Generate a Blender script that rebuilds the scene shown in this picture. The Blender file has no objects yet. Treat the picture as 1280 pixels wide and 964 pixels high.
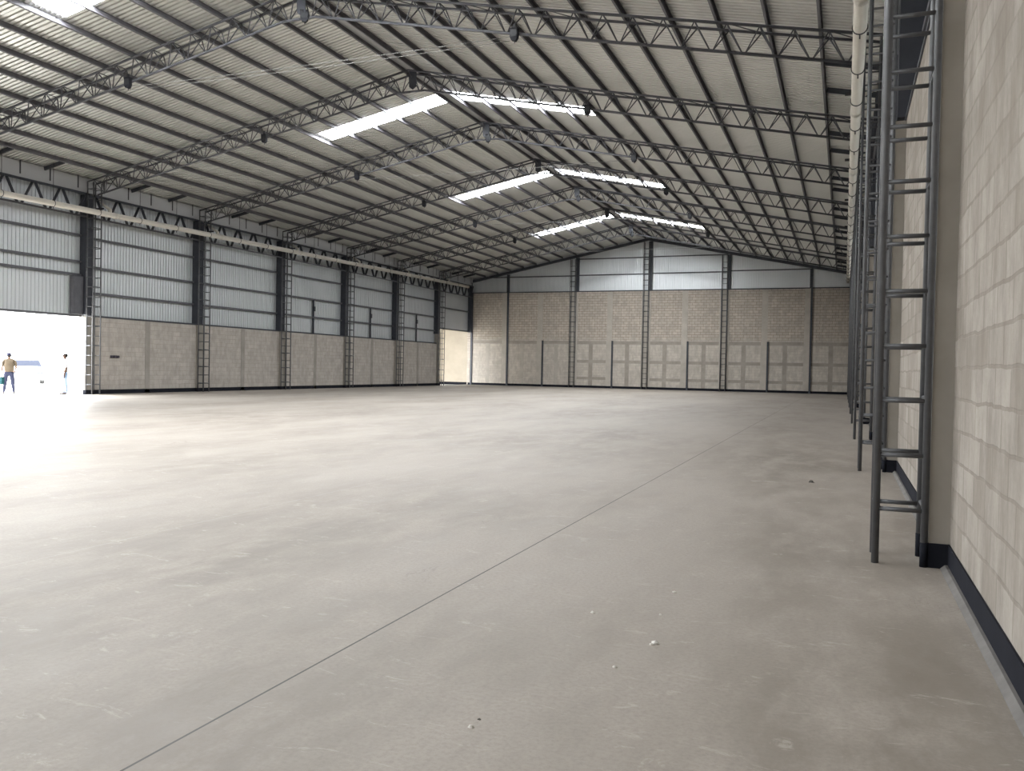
import bpy, math, random
from mathutils import Vector, Matrix
random.seed(7)
S = bpy.context.scene
COL = S.collection
R = math.radians

# ------------------------------------------------------------------ camera, sky, exposure
CF, CYAW, CPITCH, CROLL, CH = 1070.66, 0.3693, -0.0194, 0.0191, 1.4
def make_camera():
    cy, sy = math.cos(CYAW), math.sin(CYAW)
    fwd = Vector((-sy*math.cos(CPITCH), cy*math.cos(CPITCH), math.sin(CPITCH)))
    right = Vector((cy, sy, 0)); up = right.cross(fwd)
    cr, sr = math.cos(CROLL), math.sin(CROLL)
    r2 = right*cr + up*sr; u2 = -right*sr + up*cr
    cam = bpy.data.cameras.new('camera'); o = bpy.data.objects.new('camera', cam); COL.objects.link(o)
    cam.sensor_width = 36.0; cam.lens = CF/1280*36.0; cam.clip_start = 0.05; cam.clip_end = 500
    o.matrix_world = Matrix(((r2.x, u2.x, -fwd.x, 0), (r2.y, u2.y, -fwd.y, 0), (r2.z, u2.z, -fwd.z, CH), (0, 0, 0, 1)))
    S.camera = o
make_camera()
S.view_settings.view_transform = 'Standard'; S.view_settings.look = 'None'
S.view_settings.gamma = 1.0; S.view_settings.use_curve_mapping = False
S.view_settings.exposure = 0.06
SKY = 29.0                       # radiance of the white overcast sky
SKYLIGHT = 52.0                  # what the milky rooflight sheets let through
w = bpy.data.worlds.new('overcast_sky'); S.world = w; w.use_nodes = True
bg = w.node_tree.nodes['Background']; bg.inputs[0].default_value = (0.95, 0.98, 1.0, 1); bg.inputs[1].default_value = SKY
S.cycles.use_denoising = True
S.cycles.max_bounces = 10; S.cycles.diffuse_bounces = 6; S.cycles.glossy_bounces = 4
S.cycles.transparent_max_bounces = 12; S.cycles.caustics_reflective = False; S.cycles.caustics_refractive = False
S.cycles.sample_clamp_indirect = 6.0; S.cycles.use_light_tree = True

# ------------------------------------------------------------------ building grid (metres)
XM = -14.5                       # ridge line
BAY = 6.61
def YK(k): return 6.96 + (k-1)*BAY          # near chord of frame k
YB = 66.45                       # face of the gable wall
YF = YK(-2)                      # front gable, behind the camera
RB, LB = 0.75, -29.5             # inner faces of the block walls
RS, LS = 1.0, -29.76             # siding planes
ZSHEET, SLOPE = 12.01, 0.202
def zs(x): return ZSHEET - SLOPE*abs(x-XM)
LTOP, RTOP, BTOP = 3.24, 5.08, 7.7

def portal(name, loc, rot, sx, sy):
    l = bpy.data.lights.new(name, 'AREA'); l.shape = 'RECTANGLE'; l.size = sx; l.size_y = sy
    o = bpy.data.objects.new(name, l); COL.objects.link(o); o.location = loc; o.rotation_euler = rot
    l.cycles.is_portal = True
DOOR_Y0, DOOR_Y1 = YK(3)+0.45, YK(4)-0.05
END_Y0, END_Y1 = YK(9)+0.45, YB
ADDED_DOOR_Y0, ADDED_DOOR_Y1 = YK(-1)+0.45, YK(0)-0.05  # doorway out of view, added to let more light into the hall
portal('doorway_daylight', (LB-0.3, (DOOR_Y0+DOOR_Y1)/2, LTOP/2), (0, R(-90), 0), LTOP, DOOR_Y1-DOOR_Y0)
portal('end_doorway_daylight', (LB-0.3, (END_Y0+END_Y1)/2, 2.2), (0, R(-90), 0), 4.4, END_Y1-END_Y0)
portal('added_doorway_daylight', (LB-0.3, (ADDED_DOOR_Y0+ADDED_DOOR_Y1)/2, LTOP/2), (0, R(-90), 0), LTOP, ADDED_DOOR_Y1-ADDED_DOOR_Y0)
SKY_K = (-2, -1, 0, 1, 2, 4, 6, 8)  # rooflights in the unseen near bays are added to brighten the hall
SKYL = [(k, s) for k in SKY_K for s in (-1, 1)]
def sky_span(k): return YK(k)+3.05, YK(k)+4.10
# ------------------------------------------------------------------ materials
MATS = {}
class NT:
    def __init__(s, name):
        s.m = bpy.data.materials.new(name); s.m.use_nodes = True
        s.t = s.m.node_tree; s.n = s.t.nodes; s.b = s.n['Principled BSDF']
    def add(s, typ, **kw):
        n = s.n.new(typ)
        for k, v in kw.items():
            if k in n.inputs: n.inputs[k].default_value = v
            else: setattr(n, k, v)
        return n
    def link(s, a, b): s.t.links.new(a, b)
    def mix(s, fac, a, b, mode='MIX'):
        n = s.n.new('ShaderNodeMix'); n.data_type = 'RGBA'; n.blend_type = mode
        for sock, v in ((n.inputs[0], fac), (n.inputs[6], a), (n.inputs[7], b)):
            if hasattr(v, 'links'): s.link(v, sock)
            elif isinstance(v, (int, float)): sock.default_value = v
            else: sock.default_value = (*v, 1) if len(v) == 3 else v
        return n.outputs[2]
    def ramp(s, inp, stops):
        n = s.n.new('ShaderNodeValToRGB'); e = n.color_ramp.elements
        while len(e) < len(stops): e.new(0.5)
        for el, (p, c) in zip(e, stops):
            el.position = p; el.color = (c, c, c, 1) if isinstance(c, (int, float)) else (*c, 1)
        s.link(inp, n.inputs[0]); return n.outputs[0]
    def math(s, op, a, b=0.0):
        n = s.n.new('ShaderNodeMath'); n.operation = op
        for sock, v in ((n.inputs[0], a), (n.inputs[1], b)):
            if hasattr(v, 'links'): s.link(v, sock)
            else: sock.default_value = v
        return n.outputs[0]
    def pos(s): return s.n.new('ShaderNodeNewGeometry').outputs['Position']
    def noise(s, vec, scale, detail=4, rough=0.6):
        n = s.add('ShaderNodeTexNoise'); n.inputs['Scale'].default_value = scale
        n.inputs['Detail'].default_value = detail; n.inputs['Roughness'].default_value = rough
        s.link(vec, n.inputs['Vector']); return n.outputs[0]
    def mapping(s, vec, scale=(1, 1, 1), loc=(0, 0, 0), rot=(0, 0, 0)):
        n = s.n.new('ShaderNodeMapping'); s.link(vec, n.inputs[0])
        n.inputs[1].default_value = loc; n.inputs[2].default_value = rot; n.inputs[3].default_value = scale
        return n.outputs[0]
    def swz(s, vec, order):
        a = s.n.new('ShaderNodeSeparateXYZ'); s.link(vec, a.inputs[0]); c = s.n.new('ShaderNodeCombineXYZ')
        for i, ax in enumerate(order):
            if ax in 'xyz': s.link(a.outputs['xyz'.index(ax)], c.inputs[i])
        return c.outputs[0], a
    def bump(s, h, strength=0.3, dist=0.01):
        n = s.add('ShaderNodeBump'); n.inputs['Strength'].default_value = strength; n.inputs['Distance'].default_value = dist
        s.link(h, n.inputs['Height']); s.link(n.outputs[0], s.b.inputs['Normal'])
    def done(s, col, rough=0.6, metal=0.0, spec=0.5):
        b = s.b
        if hasattr(col, 'links'): s.link(col, b.inputs['Base Color'])
        else: b.inputs['Base Color'].default_value = (*col, 1)
        if hasattr(rough, 'links'): s.link(rough, b.inputs['Roughness'])
        else: b.inputs['Roughness'].default_value = rough
        b.inputs['Metallic'].default_value = metal; b.inputs['Specular IOR Level'].default_value = spec
        return s.m

def mottled(name, c0, c1, scale=3.0, rough=0.6, metal=0.0, spec=0.5, stretch=(1, 1, 1)):
    t = NT(name); n = t.noise(t.mapping(t.pos(), stretch), scale)
    f = t.ramp(n, [(0.3, 0.0), (0.7, 1.0)])
    return t.done(t.mix(f, c0, c1), rough, metal, spec)

def mat_floor():
    t = NT('power_trowelled_concrete'); p = t.pos()
    big = t.noise(t.mapping(p, (0.35, 0.12, 1), rot=(0, 0, 0.5)), 1.0, 6, 0.65)
    mid = t.noise(t.mapping(p, (1.6, 0.7, 1), rot=(0, 0, -0.4)), 1.3, 6, 0.7)
    fine = t.noise(p, 42.0, 5, 0.75)
    c = t.mix(t.ramp(big, [(0.38, 0.0), (0.62, 1.0)]), (0.226, 0.196, 0.165), (0.358, 0.320, 0.279))
    c = t.mix(t.ramp(mid, [(0.44, 0.0), (0.64, 0.8)]), c, (0.388, 0.348, 0.306))
    c = t.mix(t.ramp(fine, [(0.34, 0.42), (0.56, 0.0)]), c, (0.21, 0.185, 0.16))
    # pale scuffs and dark scratches
    v = t.add('ShaderNodeTexNoise'); v.inputs['Scale'].default_value = 2.6; v.inputs['Detail'].default_value = 8; v.inputs['Roughness'].default_value = 0.8; v.inputs['Distortion'].default_value = 1.2
    t.link(t.mapping(p, (1.0, 2.6, 1)), v.inputs['Vector'])
    c = t.mix(t.ramp(v.outputs[0], [(0.585, 0.0), (0.64, 0.6)]), c, (0.455, 0.412, 0.368))
    sc = t.add('ShaderNodeTexNoise'); sc.inputs['Scale'].default_value = 0.9; sc.inputs['Detail'].default_value = 5; sc.inputs['Distortion'].default_value = 2.0
    t.link(t.mapping(p, (2.0, 0.8, 1), loc=(4.0, 9.0, 0)), sc.inputs['Vector'])
    line = t.math('ABSOLUTE', t.math('SUBTRACT', sc.outputs[0], 0.40))
    mask = t.ramp(t.noise(p, 0.5, 3), [(0.55, 0.0), (0.68, 0.6)])
    c = t.mix(t.math('MULTIPLY', t.ramp(line, [(0.0, 1.0), (0.006, 0.0)]), mask), c, (0.14, 0.12, 0.11))
    # saw-cut joints
    _, sep = t.swz(p, 'xyz')
    def joint(axis, at, half, col, amt):
        nonlocal c
        d = t.math('ABSOLUTE', t.math('SUBTRACT', sep.outputs[axis], at))
        c = t.mix(t.math('MULTIPLY', t.math('LESS_THAN', d, half), amt), c, col)
    joint(0, -2.27, 0.0055, (0.055, 0.05, 0.047), 1.0)
    joint(0, -5.24, 0.006, (0.52, 0.49, 0.46), 0.22)
    for yy in (3.45, 11.9, 24.0, 37.0): joint(1, yy, 0.006, (0.22, 0.19, 0.17), 0.12)
    t.bump(t.math('ADD', t.math('MULTIPLY', fine, 0.2), mid), 0.06, 0.01)
    return t.done(c, t.ramp(mid, [(0.3, 0.5), (0.7, 0.72)]), 0, 0.45)

def mat_blocks(name, order, bw, rh, cA, cB, mort, mort_amt, blur, loc=(0, 0, 0), msize=0.012, smear=0.5, joint_rand=0.5, upper=None):
    """block masonry: order maps world axes to the wall's own (along, up)"""
    t = NT(name); p = t.pos()
    q, sep = t.swz(p, order); q = t.mapping(q, loc=loc)
    wob = t.add('ShaderNodeTexNoise'); wob.inputs['Scale'].default_value = 3.0; t.link(q, wob.inputs['Vector'])
    off = t.n.new('ShaderNodeVectorMath'); off.operation = 'SCALE'; t.link(wob.outputs['Color'], off.inputs[0]); off.inputs[3].default_value = blur
    q2 = t.n.new('ShaderNodeVectorMath'); q2.operation = 'ADD'; t.link(q, q2.inputs[0]); t.link(off.outputs[0], q2.inputs[1])
    br = t.n.new('ShaderNodeTexBrick'); t.link(q2.outputs[0], br.inputs['Vector'])
    br.inputs['Scale'].default_value = 1.0; br.inputs['Brick Width'].default_value = bw; br.inputs['Row Height'].default_value = rh
    br.inputs['Mortar Size'].default_value = msize; br.inputs['Mortar Smooth'].default_value = 0.4; br.inputs['Bias'].default_value = 0.0
    br.inputs['Color1'].default_value = (*cA, 1); br.inputs['Color2'].default_value = (*cB, 1); br.inputs['Mortar'].default_value = (*mort, 1)
    plain = t.mix(0.5, cA, cB)
    n1 = t.noise(q, 1.1, 6, 0.65); n2 = t.noise(t.mapping(q, (1.0, 0.35, 1)), 4.0, 6, 0.7); n3 = t.noise(q, 30, 4, 0.7)
    f = t.ramp(n1, [(0.35, 1.0-smear), (0.62, 1.0)])
    f = t.math('MULTIPLY', f, mort_amt)
    if upper is not None:                       # courses above the tie beam were left with raw joints
        z0, cU, mU, amtU = upper
        br2 = t.n.new('ShaderNodeTexBrick'); t.link(q2.outputs[0], br2.inputs['Vector'])
        for k_ in ('Scale', 'Brick Width', 'Row Height', 'Mortar Smooth', 'Bias'): br2.inputs[k_].default_value = br.inputs[k_].default_value
        br2.inputs['Mortar Size'].default_value = msize*1.25
        br2.inputs['Color1'].default_value = (*cU, 1); br2.inputs['Color2'].default_value = (*[x*1.22 for x in cU], 1); br2.inputs['Mortar'].default_value = (*mU, 1)
        zf = t.ramp(t.math('MULTIPLY', t.math('ADD', sep.outputs[2], t.math('MULTIPLY', n1, 1.4)), 0.1), [(z0/10+0.06, 0.0), (z0/10+0.11, 1.0)])
        low = t.mix(f, plain, br.outputs[0])
        up = t.mix(amtU, t.mix(0.5, cU, cU), br2.outputs[0])
        c = t.mix(zf, low, up)
    else:
        c = t.mix(f, plain, br.outputs[0])
    c = t.mix(t.ramp(n1, [(0.36, 0.35), (0.52, 0.0)]), c, [x*0.74 for x in cA])
    c = t.mix(t.ramp(n2, [(0.34, 0.5), (0.52, 0.0)]), c, [x*0.72 for x in cA])
    c = t.mix(t.ramp(n2, [(0.52, 0.0), (0.75, 0.40)]), c, [min(1, x*1.28) for x in cB])
    c = t.mix(t.ramp(n3, [(0.3, 0.18), (0.6, 0.0)]), c, [x*0.7 for x in cA])
    h = t.math('SUBTRACT', t.math('MULTIPLY', n2, 0.5), br.outputs['Fac'])
    t.bump(h, 0.25, 0.012)
    return t.done(c, 0.9, 0, 0.25)

def mat_metal_sheet(name, c0, c1, rough=0.4, metal=0.75):
    t = NT(name); p = t.pos()
    n = t.noise(t.mapping(p, (0.25, 0.25, 0.25)), 1.0, 4); n2 = t.noise(t.mapping(p, (3, 0.7, 0.5)), 1.0, 3)
    c = t.mix(t.ramp(n, [(0.3, 0.0), (0.7, 1.0)]), c0, c1)
    return t.done(c, t.ramp(n2, [(0.3, rough-0.02), (0.7, rough+0.08)]), metal, 0.5)

def mat_skylight():
    t = NT('glowing_translucent_rooflight')              # daylight coming through the milky sheet
    em = t.n.new('ShaderNodeEmission'); n = t.noise(t.mapping(t.pos(), (0.6, 6.0, 0.6)), 1.0, 3)
    t.link(t.mix(t.ramp(n, [(0.3, 0.0), (0.7, 1.0)]), (0.90, 0.94, 0.98), (0.98, 1.0, 1.0)), em.inputs[0]); em.inputs[1].default_value = SKYLIGHT
    t.link(em.outputs[0], t.n['Material Output'].inputs[0]); t.m.cycles.emission_sampling = 'FRONT_BACK'; return t.m

def mat_glass(name, c):
    t = NT(name); n = t.noise(t.pos(), 3.0)
    return t.done(t.mix(t.ramp(n, [(0.3, 0.0), (0.7, 1.0)]), c, [x*1.2 for x in c]), 0.08, 0, 0.6)

M = {
 'floor': mat_floor(),
 'block_right': mat_blocks('pale_concrete_block', 'yz ', 0.46, 0.215, (0.245, 0.214, 0.182), (0.405, 0.372, 0.333), (0.215, 0.19, 0.162), 0.72, 0.05, loc=(0.1, 0.02, 0), msize=0.014, smear=0.45),
 'block_left': mat_blocks('smeared_concrete_block', 'yz ', 0.42, 0.205, (0.40, 0.365, 0.325), (0.50, 0.46, 0.415), (0.32, 0.29, 0.255), 0.8, 0.05, msize=0.014, smear=0.8),
 'block_back': mat_blocks('gable_concrete_block', 'xz ', 0.43, 0.205, (0.46, 0.415, 0.365), (0.58, 0.535, 0.47), (0.40, 0.365, 0.32), 0.8, 0.03, msize=0.014, smear=0.6,
                          upper=(3.7, (0.45, 0.395, 0.335), (0.215, 0.185, 0.155), 0.9)),
 'plaster': mottled('pale_rendered_wall', (0.40, 0.35, 0.28), (0.47, 0.415, 0.335), 0.8, 0.9, 0, 0.2),
 'concrete': mottled('cast_concrete', (0.27, 0.25, 0.22), (0.35, 0.325, 0.29), 1.6, 0.9, 0, 0.25),
 'concrete_dark': mottled('cast_tie_beam_concrete', (0.29, 0.26, 0.225), (0.38, 0.345, 0.30), 1.8, 0.9, 0, 0.25),
 'concrete_warm': mottled('cast_gable_concrete', (0.40, 0.365, 0.32), (0.49, 0.45, 0.395), 1.6, 0.9, 0, 0.25),
 'curb': mottled('grey_mortar_fillet', (0.125, 0.118, 0.11), (0.185, 0.175, 0.165), 5, 0.85, 0, 0.3),
 'black': mottled('black_gloss_paint', (0.010, 0.011, 0.016), (0.016, 0.017, 0.023), 4, 0.85, 0, 0.12),
 'roof': mat_metal_sheet('aluzinc_roof_sheet', (0.80, 0.805, 0.775), (0.86, 0.865, 0.835), 0.40, 0.65),
 'siding': mat_metal_sheet('aluzinc_wall_sheet', (0.64, 0.665, 0.685), (0.71, 0.735, 0.755), 0.42, 0.55),
 'gutter': mat_metal_sheet('folded_gutter_sheet', (0.50, 0.51, 0.52), (0.58, 0.59, 0.60), 0.5, 0.5),
 'steel': mottled('dark_grey_steel_paint', (0.080, 0.082, 0.094), (0.108, 0.11, 0.122), 5, 0.5, 0, 0.5),
 'post_steel': mottled('charcoal_steel_paint', (0.032, 0.035, 0.046), (0.046, 0.050, 0.062), 4, 0.5, 0, 0.45),
 'pipe_steel': mottled('grey_tube_paint', (0.085, 0.088, 0.095), (0.12, 0.124, 0.132), 9, 0.42, 0.1, 0.5),
 'pvc': mottled('cream_pvc', (0.62, 0.59, 0.52), (0.72, 0.69, 0.62), 2.5, 0.4, 0, 0.5, (1, 0.3, 1)),
 'rod': mottled('black_hanger_steel', (0.02, 0.02, 0.025), (0.035, 0.035, 0.04), 20, 0.5),
 'purlin_steel': mottled('purlin_hazed_paint', (0.115, 0.112, 0.125), (0.15, 0.147, 0.16), 4, 0.55, 0, 0.4),  # steel tone lifted to carry the hazy glare under the roof
 'wire': mottled('pale_electric_cable', (0.24, 0.24, 0.23), (0.30, 0.30, 0.29), 20, 0.5),
 'lamp': mottled('black_lamp_casing', (0.012, 0.013, 0.018), (0.022, 0.023, 0.03), 10, 0.6, 0, 0.3),
 'lamp_glass': mottled('lamp_glass', (0.03, 0.032, 0.036), (0.04, 0.042, 0.048), 10, 0.4, 0, 0.3),
 'skylight': mat_skylight(),
 'yard': mottled('pale_yard_concrete', (0.62, 0.60, 0.565), (0.70, 0.68, 0.645), 0.4, 0.9, 0, 0.1),
 'stone': mottled('pale_mortar_crumb', (0.62, 0.60, 0.56), (0.78, 0.76, 0.72), 40, 0.9, 0, 0.2),
 'stone_dark': mottled('dark_crumb', (0.10, 0.095, 0.09), (0.16, 0.15, 0.14), 40, 0.9, 0, 0.2),
 'box': mottled('dark_socket_plastic', (0.03, 0.025, 0.035), (0.05, 0.04, 0.055), 20, 0.5),
 'skin': mottled('skin', (0.0780, 0.0455, 0.0312), (0.0975, 0.0559, 0.0390), 9, 0.7, 0, 0.1),
 'tan': mottled('tan_cotton', (0.0520, 0.0403, 0.0273), (0.0676, 0.0533, 0.0377), 9, 0.9, 0, 0.05),
 'jeans': mottled('blue_denim', (0.0169, 0.0182, 0.0325), (0.0247, 0.0273, 0.0442), 14, 0.9, 0, 0.05),
 'cap': mottled('blue_grey_cap', (0.0117, 0.0117, 0.0234), (0.0169, 0.0169, 0.0312), 14, 0.9, 0, 0.02),
 'hair': mottled('black_hair', (0.0104, 0.0091, 0.0091), (0.0169, 0.0156, 0.0143), 30, 0.8, 0, 0.05),
 'white_shirt': mottled('white_cotton', (0.62, 0.63, 0.66), (0.72, 0.73, 0.75), 9, 0.9, 0, 0.1),
 'pale_jeans': mottled('pale_blue_denim', (0.2080, 0.3120, 0.4680), (0.3120, 0.4290, 0.5850), 10, 0.9, 0, 0.1),
 'shoe': mottled('dark_shoe_leather', (0.0260, 0.0234, 0.0234), (0.0455, 0.0390, 0.0390), 14, 0.5),
 'teal': mottled('teal_bag_fabric', (0.0052, 0.0221, 0.0247), (0.0078, 0.0312, 0.0351), 9, 0.8, 0, 0.05),
 'car': mottled('white_car_paint', (0.62, 0.63, 0.65), (0.68, 0.69, 0.71), 2, 0.25, 0, 0.5),
 'car_glass': mottled('car_glass', (0.019, 0.021, 0.028), (0.022, 0.024, 0.032), 2, 0.6, 0, 0.0),
 'tyre': mottled('tyre_rubber', (0.015, 0.015, 0.016), (0.025, 0.025, 0.026), 20, 0.8),
 'rim': mottled('alloy_wheel', (0.45, 0.45, 0.46), (0.55, 0.55, 0.56), 9, 0.3, 0.8),
 'red': mottled('red_lamp_lens', (0.30, 0.02, 0.02), (0.38, 0.03, 0.03), 9, 0.2),
 'plate': mottled('number_plate', (0.55, 0.55, 0.5), (0.6, 0.6, 0.55), 9, 0.5),
}

# ------------------------------------------------------------------ mesh helpers
class MB:
    def __init__(s): s.v = []; s.f = []; s.mi = []; s.cur = 0
    def poly(s, pts, faces):
        b = len(s.v); s.v += [tuple(p) for p in pts]
        for f in faces: s.f.append([b+i for i in f]); s.mi.append(s.cur)
        return s
    def box(s, x0, x1, y0, y1, z0, z1):
        return s.poly([(x0,y0,z0),(x1,y0,z0),(x1,y1,z0),(x0,y1,z0),(x0,y0,z1),(x1,y0,z1),(x1,y1,z1),(x0,y1,z1)],
                      [(3,2,1,0),(4,5,6,7),(0,1,5,4),(1,2,6,5),(2,3,7,6),(3,0,4,7)])
    def bar(s, a, b, wd, ht, up=(0, 0, 1)):
        """rectangular bar between two points, wd across, ht along 'up'"""
        a, b = Vector(a), Vector(b); d = (b-a).normalized(); u = Vector(up)
        x = d.cross(u).normalized(); u = x.cross(d).normalized()
        P = []
        for c in (a, b):
            for i, j in ((-1,-1),(1,-1),(1,1),(-1,1)): P.append(c + x*(i*wd/2) + u*(j*ht/2))
        return s.poly(P, [(3,2,1,0),(4,5,6,7),(0,1,5,4),(1,2,6,5),(2,3,7,6),(3,0,4,7)])
    def tube(s, a, b, r, n=8, r2=None, caps=True):
        a, b = Vector(a), Vector(b); d = (b-a).normalized()
        x = d.orthogonal().normalized(); y = d.cross(x); r2 = r if r2 is None else r2
        P = [a + (x*math.cos(2*math.pi*i/n) + y*math.sin(2*math.pi*i/n))*r for i in range(n)]
        P += [b + (x*math.cos(2*math.pi*i/n) + y*math.sin(2*math.pi*i/n))*r2 for i in range(n)]
        F = [(i, (i+1) % n, n+(i+1) % n, n+i) for i in range(n)]
        if caps: F += [tuple(range(n-1, -1, -1)), tuple(range(n, 2*n))]
        return s.poly(P, F)
    def pipe(s, pts, r, n=8):
        for a, b in zip(pts, pts[1:]): s.tube(a, b, r, n)
        return s
    def ring(s, c, axis, rad, r, n=16, m=6, a0=0, a1=2*math.pi):
        c = Vector(c); ax = Vector(axis).normalized(); x = ax.orthogonal().normalized(); y = ax.cross(x)
        full = abs(a1-a0-2*math.pi) < 1e-6; N = n if full else n+1
        P = []
        for i in range(N):
            t = a0+(a1-a0)*i/n; o = x*math.cos(t)+y*math.sin(t)
            for j in range(m):
                q = 2*math.pi*j/m; P.append(c+o*(rad+r*math.cos(q))+ax*(r*math.sin(q)))
        F = [((i*m+j), (i*m+(j+1) % m), (((i+1) % N)*m+(j+1) % m), (((i+1) % N)*m+j)) for i in range(n) for j in range(m)]
        return s.poly(P, F)
    def prism(s, prof, f0, f1):
        """closed profile [(a,b)...] swept: f0/f1 map (a,b)->point"""
        n = len(prof); P = [f0(*p) for p in prof]+[f1(*p) for p in prof]
        F = [(i, (i+1) % n, n+(i+1) % n, n+i) for i in range(n)] + [tuple(range(n-1, -1, -1)), tuple(range(n, 2*n))]
        return s.poly(P, F)
    def mesh(s, name, mats, smooth=False):
        me = bpy.data.meshes.new(name); me.from_pydata(s.v, [], s.f)
        for m in (mats if isinstance(mats, (list, tuple)) else [mats]): me.materials.append(m)
        if len(me.materials) > 1: me.polygons.foreach_set('material_index', s.mi)
        if smooth: me.polygons.foreach_set('use_smooth', [True]*len(me.polygons))
        me.update(); return me

def link(name, me, parent=None, loc=None):
    o = bpy.data.objects.new(name, me); COL.objects.link(o)
    if parent: o.parent = parent
    if loc is not None: o.location = loc
    return o
def build(name, mb, mat, parent=None, smooth=False, loc=None): return link(name, mb.mesh(name, mat, smooth), parent, loc)
def tag(o, label=None, cat=None, group=None, kind=None):
    if label: o['label'] = label
    if cat: o['category'] = cat
    if group: o['group'] = group
    if kind: o['kind'] = kind
    elif cat: o['kind'] = 'thing'
    return o
def empty(name, loc=(0, 0, 0), rz=0):
    o = bpy.data.objects.new(name, None); COL.objects.link(o); o.location = loc; o.rotation_euler = (0, 0, rz); o.empty_display_size = 0.2
    return o
def copy_tree(o, parent=None):
    c = o.copy(); COL.objects.link(c)
    if parent: c.parent = parent
    for ch in o.children: copy_tree(ch, c)
    return c
def struct(o, label=None): return tag(o, label, kind='structure')

ORD = ['nearest', 'second', 'third', 'fourth', 'fifth', 'sixth', 'seventh', 'eighth', 'ninth', 'tenth', 'eleventh', 'twelfth', 'thirteenth', 'fourteenth']

# ------------------------------------------------------------------ structure: floor, yard
mb = MB(); mb.box(LS-0.25, RS+0.2, YF-0.3, YB+0.2, -0.25, 0.0)
struct(build('floor', mb, M['floor']), 'smooth grey concrete floor of the empty hall with one saw-cut joint')
mb = MB(); mb.box(-160, LS-0.25, -80, 160, -0.30, -0.03); mb.box(LS-0.25, 60, -90, YF-0.3, -0.30, -0.03)
struct(build('yard', mb, M['yard']), 'sunlit pale concrete yard outside the doorways')

# block walls ---------------------------------------------------------------
def pil_y(k): return YK(k)-0.0, YK(k)+0.42
# right wall
wr = empty('wall_right'); struct(wr, 'long wall of pale concrete blocks with sheet siding above')
mb = MB(); mb.box(RB, RB+0.2, YF, YB+0.2, 0, RTOP); build('block_wall', mb, M['block_right'], wr)
PITCH = 0.17
WAVE = ((0.0, 0.0), (0.42, 0.0), (0.56, 1.0), (0.86, 1.0)); RIB = ((0.0, 0.0), (0.60, 0.0), (0.64, 1.0), (0.96, 1.0))
def corrugate(n0, n1, fn, depth=0.03, prof=WAVE):
    """trapezoid sheet: fn(t, d) -> list of points across; t along the corrugation direction"""
    ts = []; t = n0
    while t < n1-1e-6:
        for a, d in prof:
            if t+a*PITCH < n1: ts.append((t+a*PITCH, d*depth))
        t += PITCH
    ts.append((n1, 0.0))
    mb = MB(); rows = [fn(t, d) for t, d in ts]; m = len(rows[0])
    P = [p for r in rows for p in r]; F = []
    for i in range(len(rows)-1):
        for j in range(m-1):
            F.append((i*m+j, (i+1)*m+j, (i+1)*m+j+1, i*m+j+1))
    mb.poly(P, F); return mb
def side_siding(x, sgn, y0, y1, z0, name, parent):
    mb = corrugate(y0, y1, lambda t, d: [(x+sgn*d, t, z0), (x+sgn*d, t, zs(x)+0.05)], 0.032, RIB)
    return build(name, mb, M['siding'], parent)
side_siding(RS, 1, YF, YB+0.2, RTOP-0.05, 'siding_sheet', wr)
for k in range(-1, 10):
    y0, y1 = pil_y(k); mb = MB(); mb.box(RB-0.14, RB+0.01, y0, y1, 0, RTOP); build('pilaster', mb, M['concrete'], wr)
# left wall: block panels between doorways
wl = empty('wall_left'); struct(wl, 'long wall with a dwarf block wall, tall sheet siding and two doorways')
mb = MB()
mb.box(LB-0.19, LB, YF, ADDED_DOOR_Y0, 0, LTOP); mb.box(LB-0.19, LB, YK(0)+0.1, DOOR_Y0, 0, LTOP); mb.box(LB-0.19, LB, YK(4)+0.28, END_Y0-0.1, 0, LTOP)
build('block_wall', mb, M['block_left'], wl)
side_siding(LS, -1, YF, END_Y0, LTOP-0.03, 'siding_sheet', wl)
side_siding(LS, -1, END_Y0, YB+0.2, 4.48, 'siding_sheet', wl)
for k in list(range(-1, 10)):
    y0, y1 = pil_y(k); mb = MB(); mb.box(LB-(0.02 if k == 4 else 0.2), LB+0.09, y0, y1, 0, LTOP if k < 9 else 4.0); build('pilaster', mb, M['concrete'], wl)
for k in range(4, 9):                       # cast concrete stiffener in the middle of each block panel
    mb = MB(); yc = YK(k)+0.2+BAY/2; mb.box(LB-0.1, LB+0.012, yc-0.14, yc+0.14, 0, LTOP-0.02); build('concrete_stiffener', mb, M['concrete'], wl)
# back wall
wb = empty('wall_back'); struct(wb, 'tall gable wall of concrete blocks with tie beams and sheet siding above')
mb = MB(); mb.box(LS-0.1, RS+0.2, YB, YB+0.2, 0, BTOP); build('block_wall', mb, M['block_back'], wb)
mb = corrugate(LS-0.1, RS+0.2, lambda t, d: [(t, YB+0.14+d, BTOP-0.04), (t, YB+0.14+d, max(BTOP+0.2, zs(t)+0.045))], 0.036, RIB)
build('siding_sheet', mb, M['siding'], wb)
FULL = (-26.46, -2.60); HALF = (-23.36, -17.50, -11.55, -5.62); MAIN = (-20.5, -14.55, -8.55)
for x in FULL: mb = MB(); mb.box(x-0.2, x+0.2, YB-0.10, YB+0.02, 0, BTOP); build('concrete_pilaster', mb, M['concrete_warm'], wb)
for x in HALF:
    mb = MB(); mb.box(x-0.22, x+0.22, YB-0.10, YB+0.02, 0, 3.78); build('concrete_pilaster', mb, M['concrete_warm'], wb)
    mb = MB(); mb.box(x-0.20, x+0.24, YB-0.018, YB+0.02, 3.78, BTOP-0.02); build('concrete_pilaster', mb, M['concrete_warm'], wb)
for x in MAIN: mb = MB(); mb.box(x-0.36, x+0.36, YB-0.02, YB+0.02, 0, BTOP-0.02); build('concrete_pilaster', mb, M['concrete_warm'], wb)
XS = sorted(FULL+HALF+MAIN); EDG = [LB]+XS+[RB]
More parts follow.
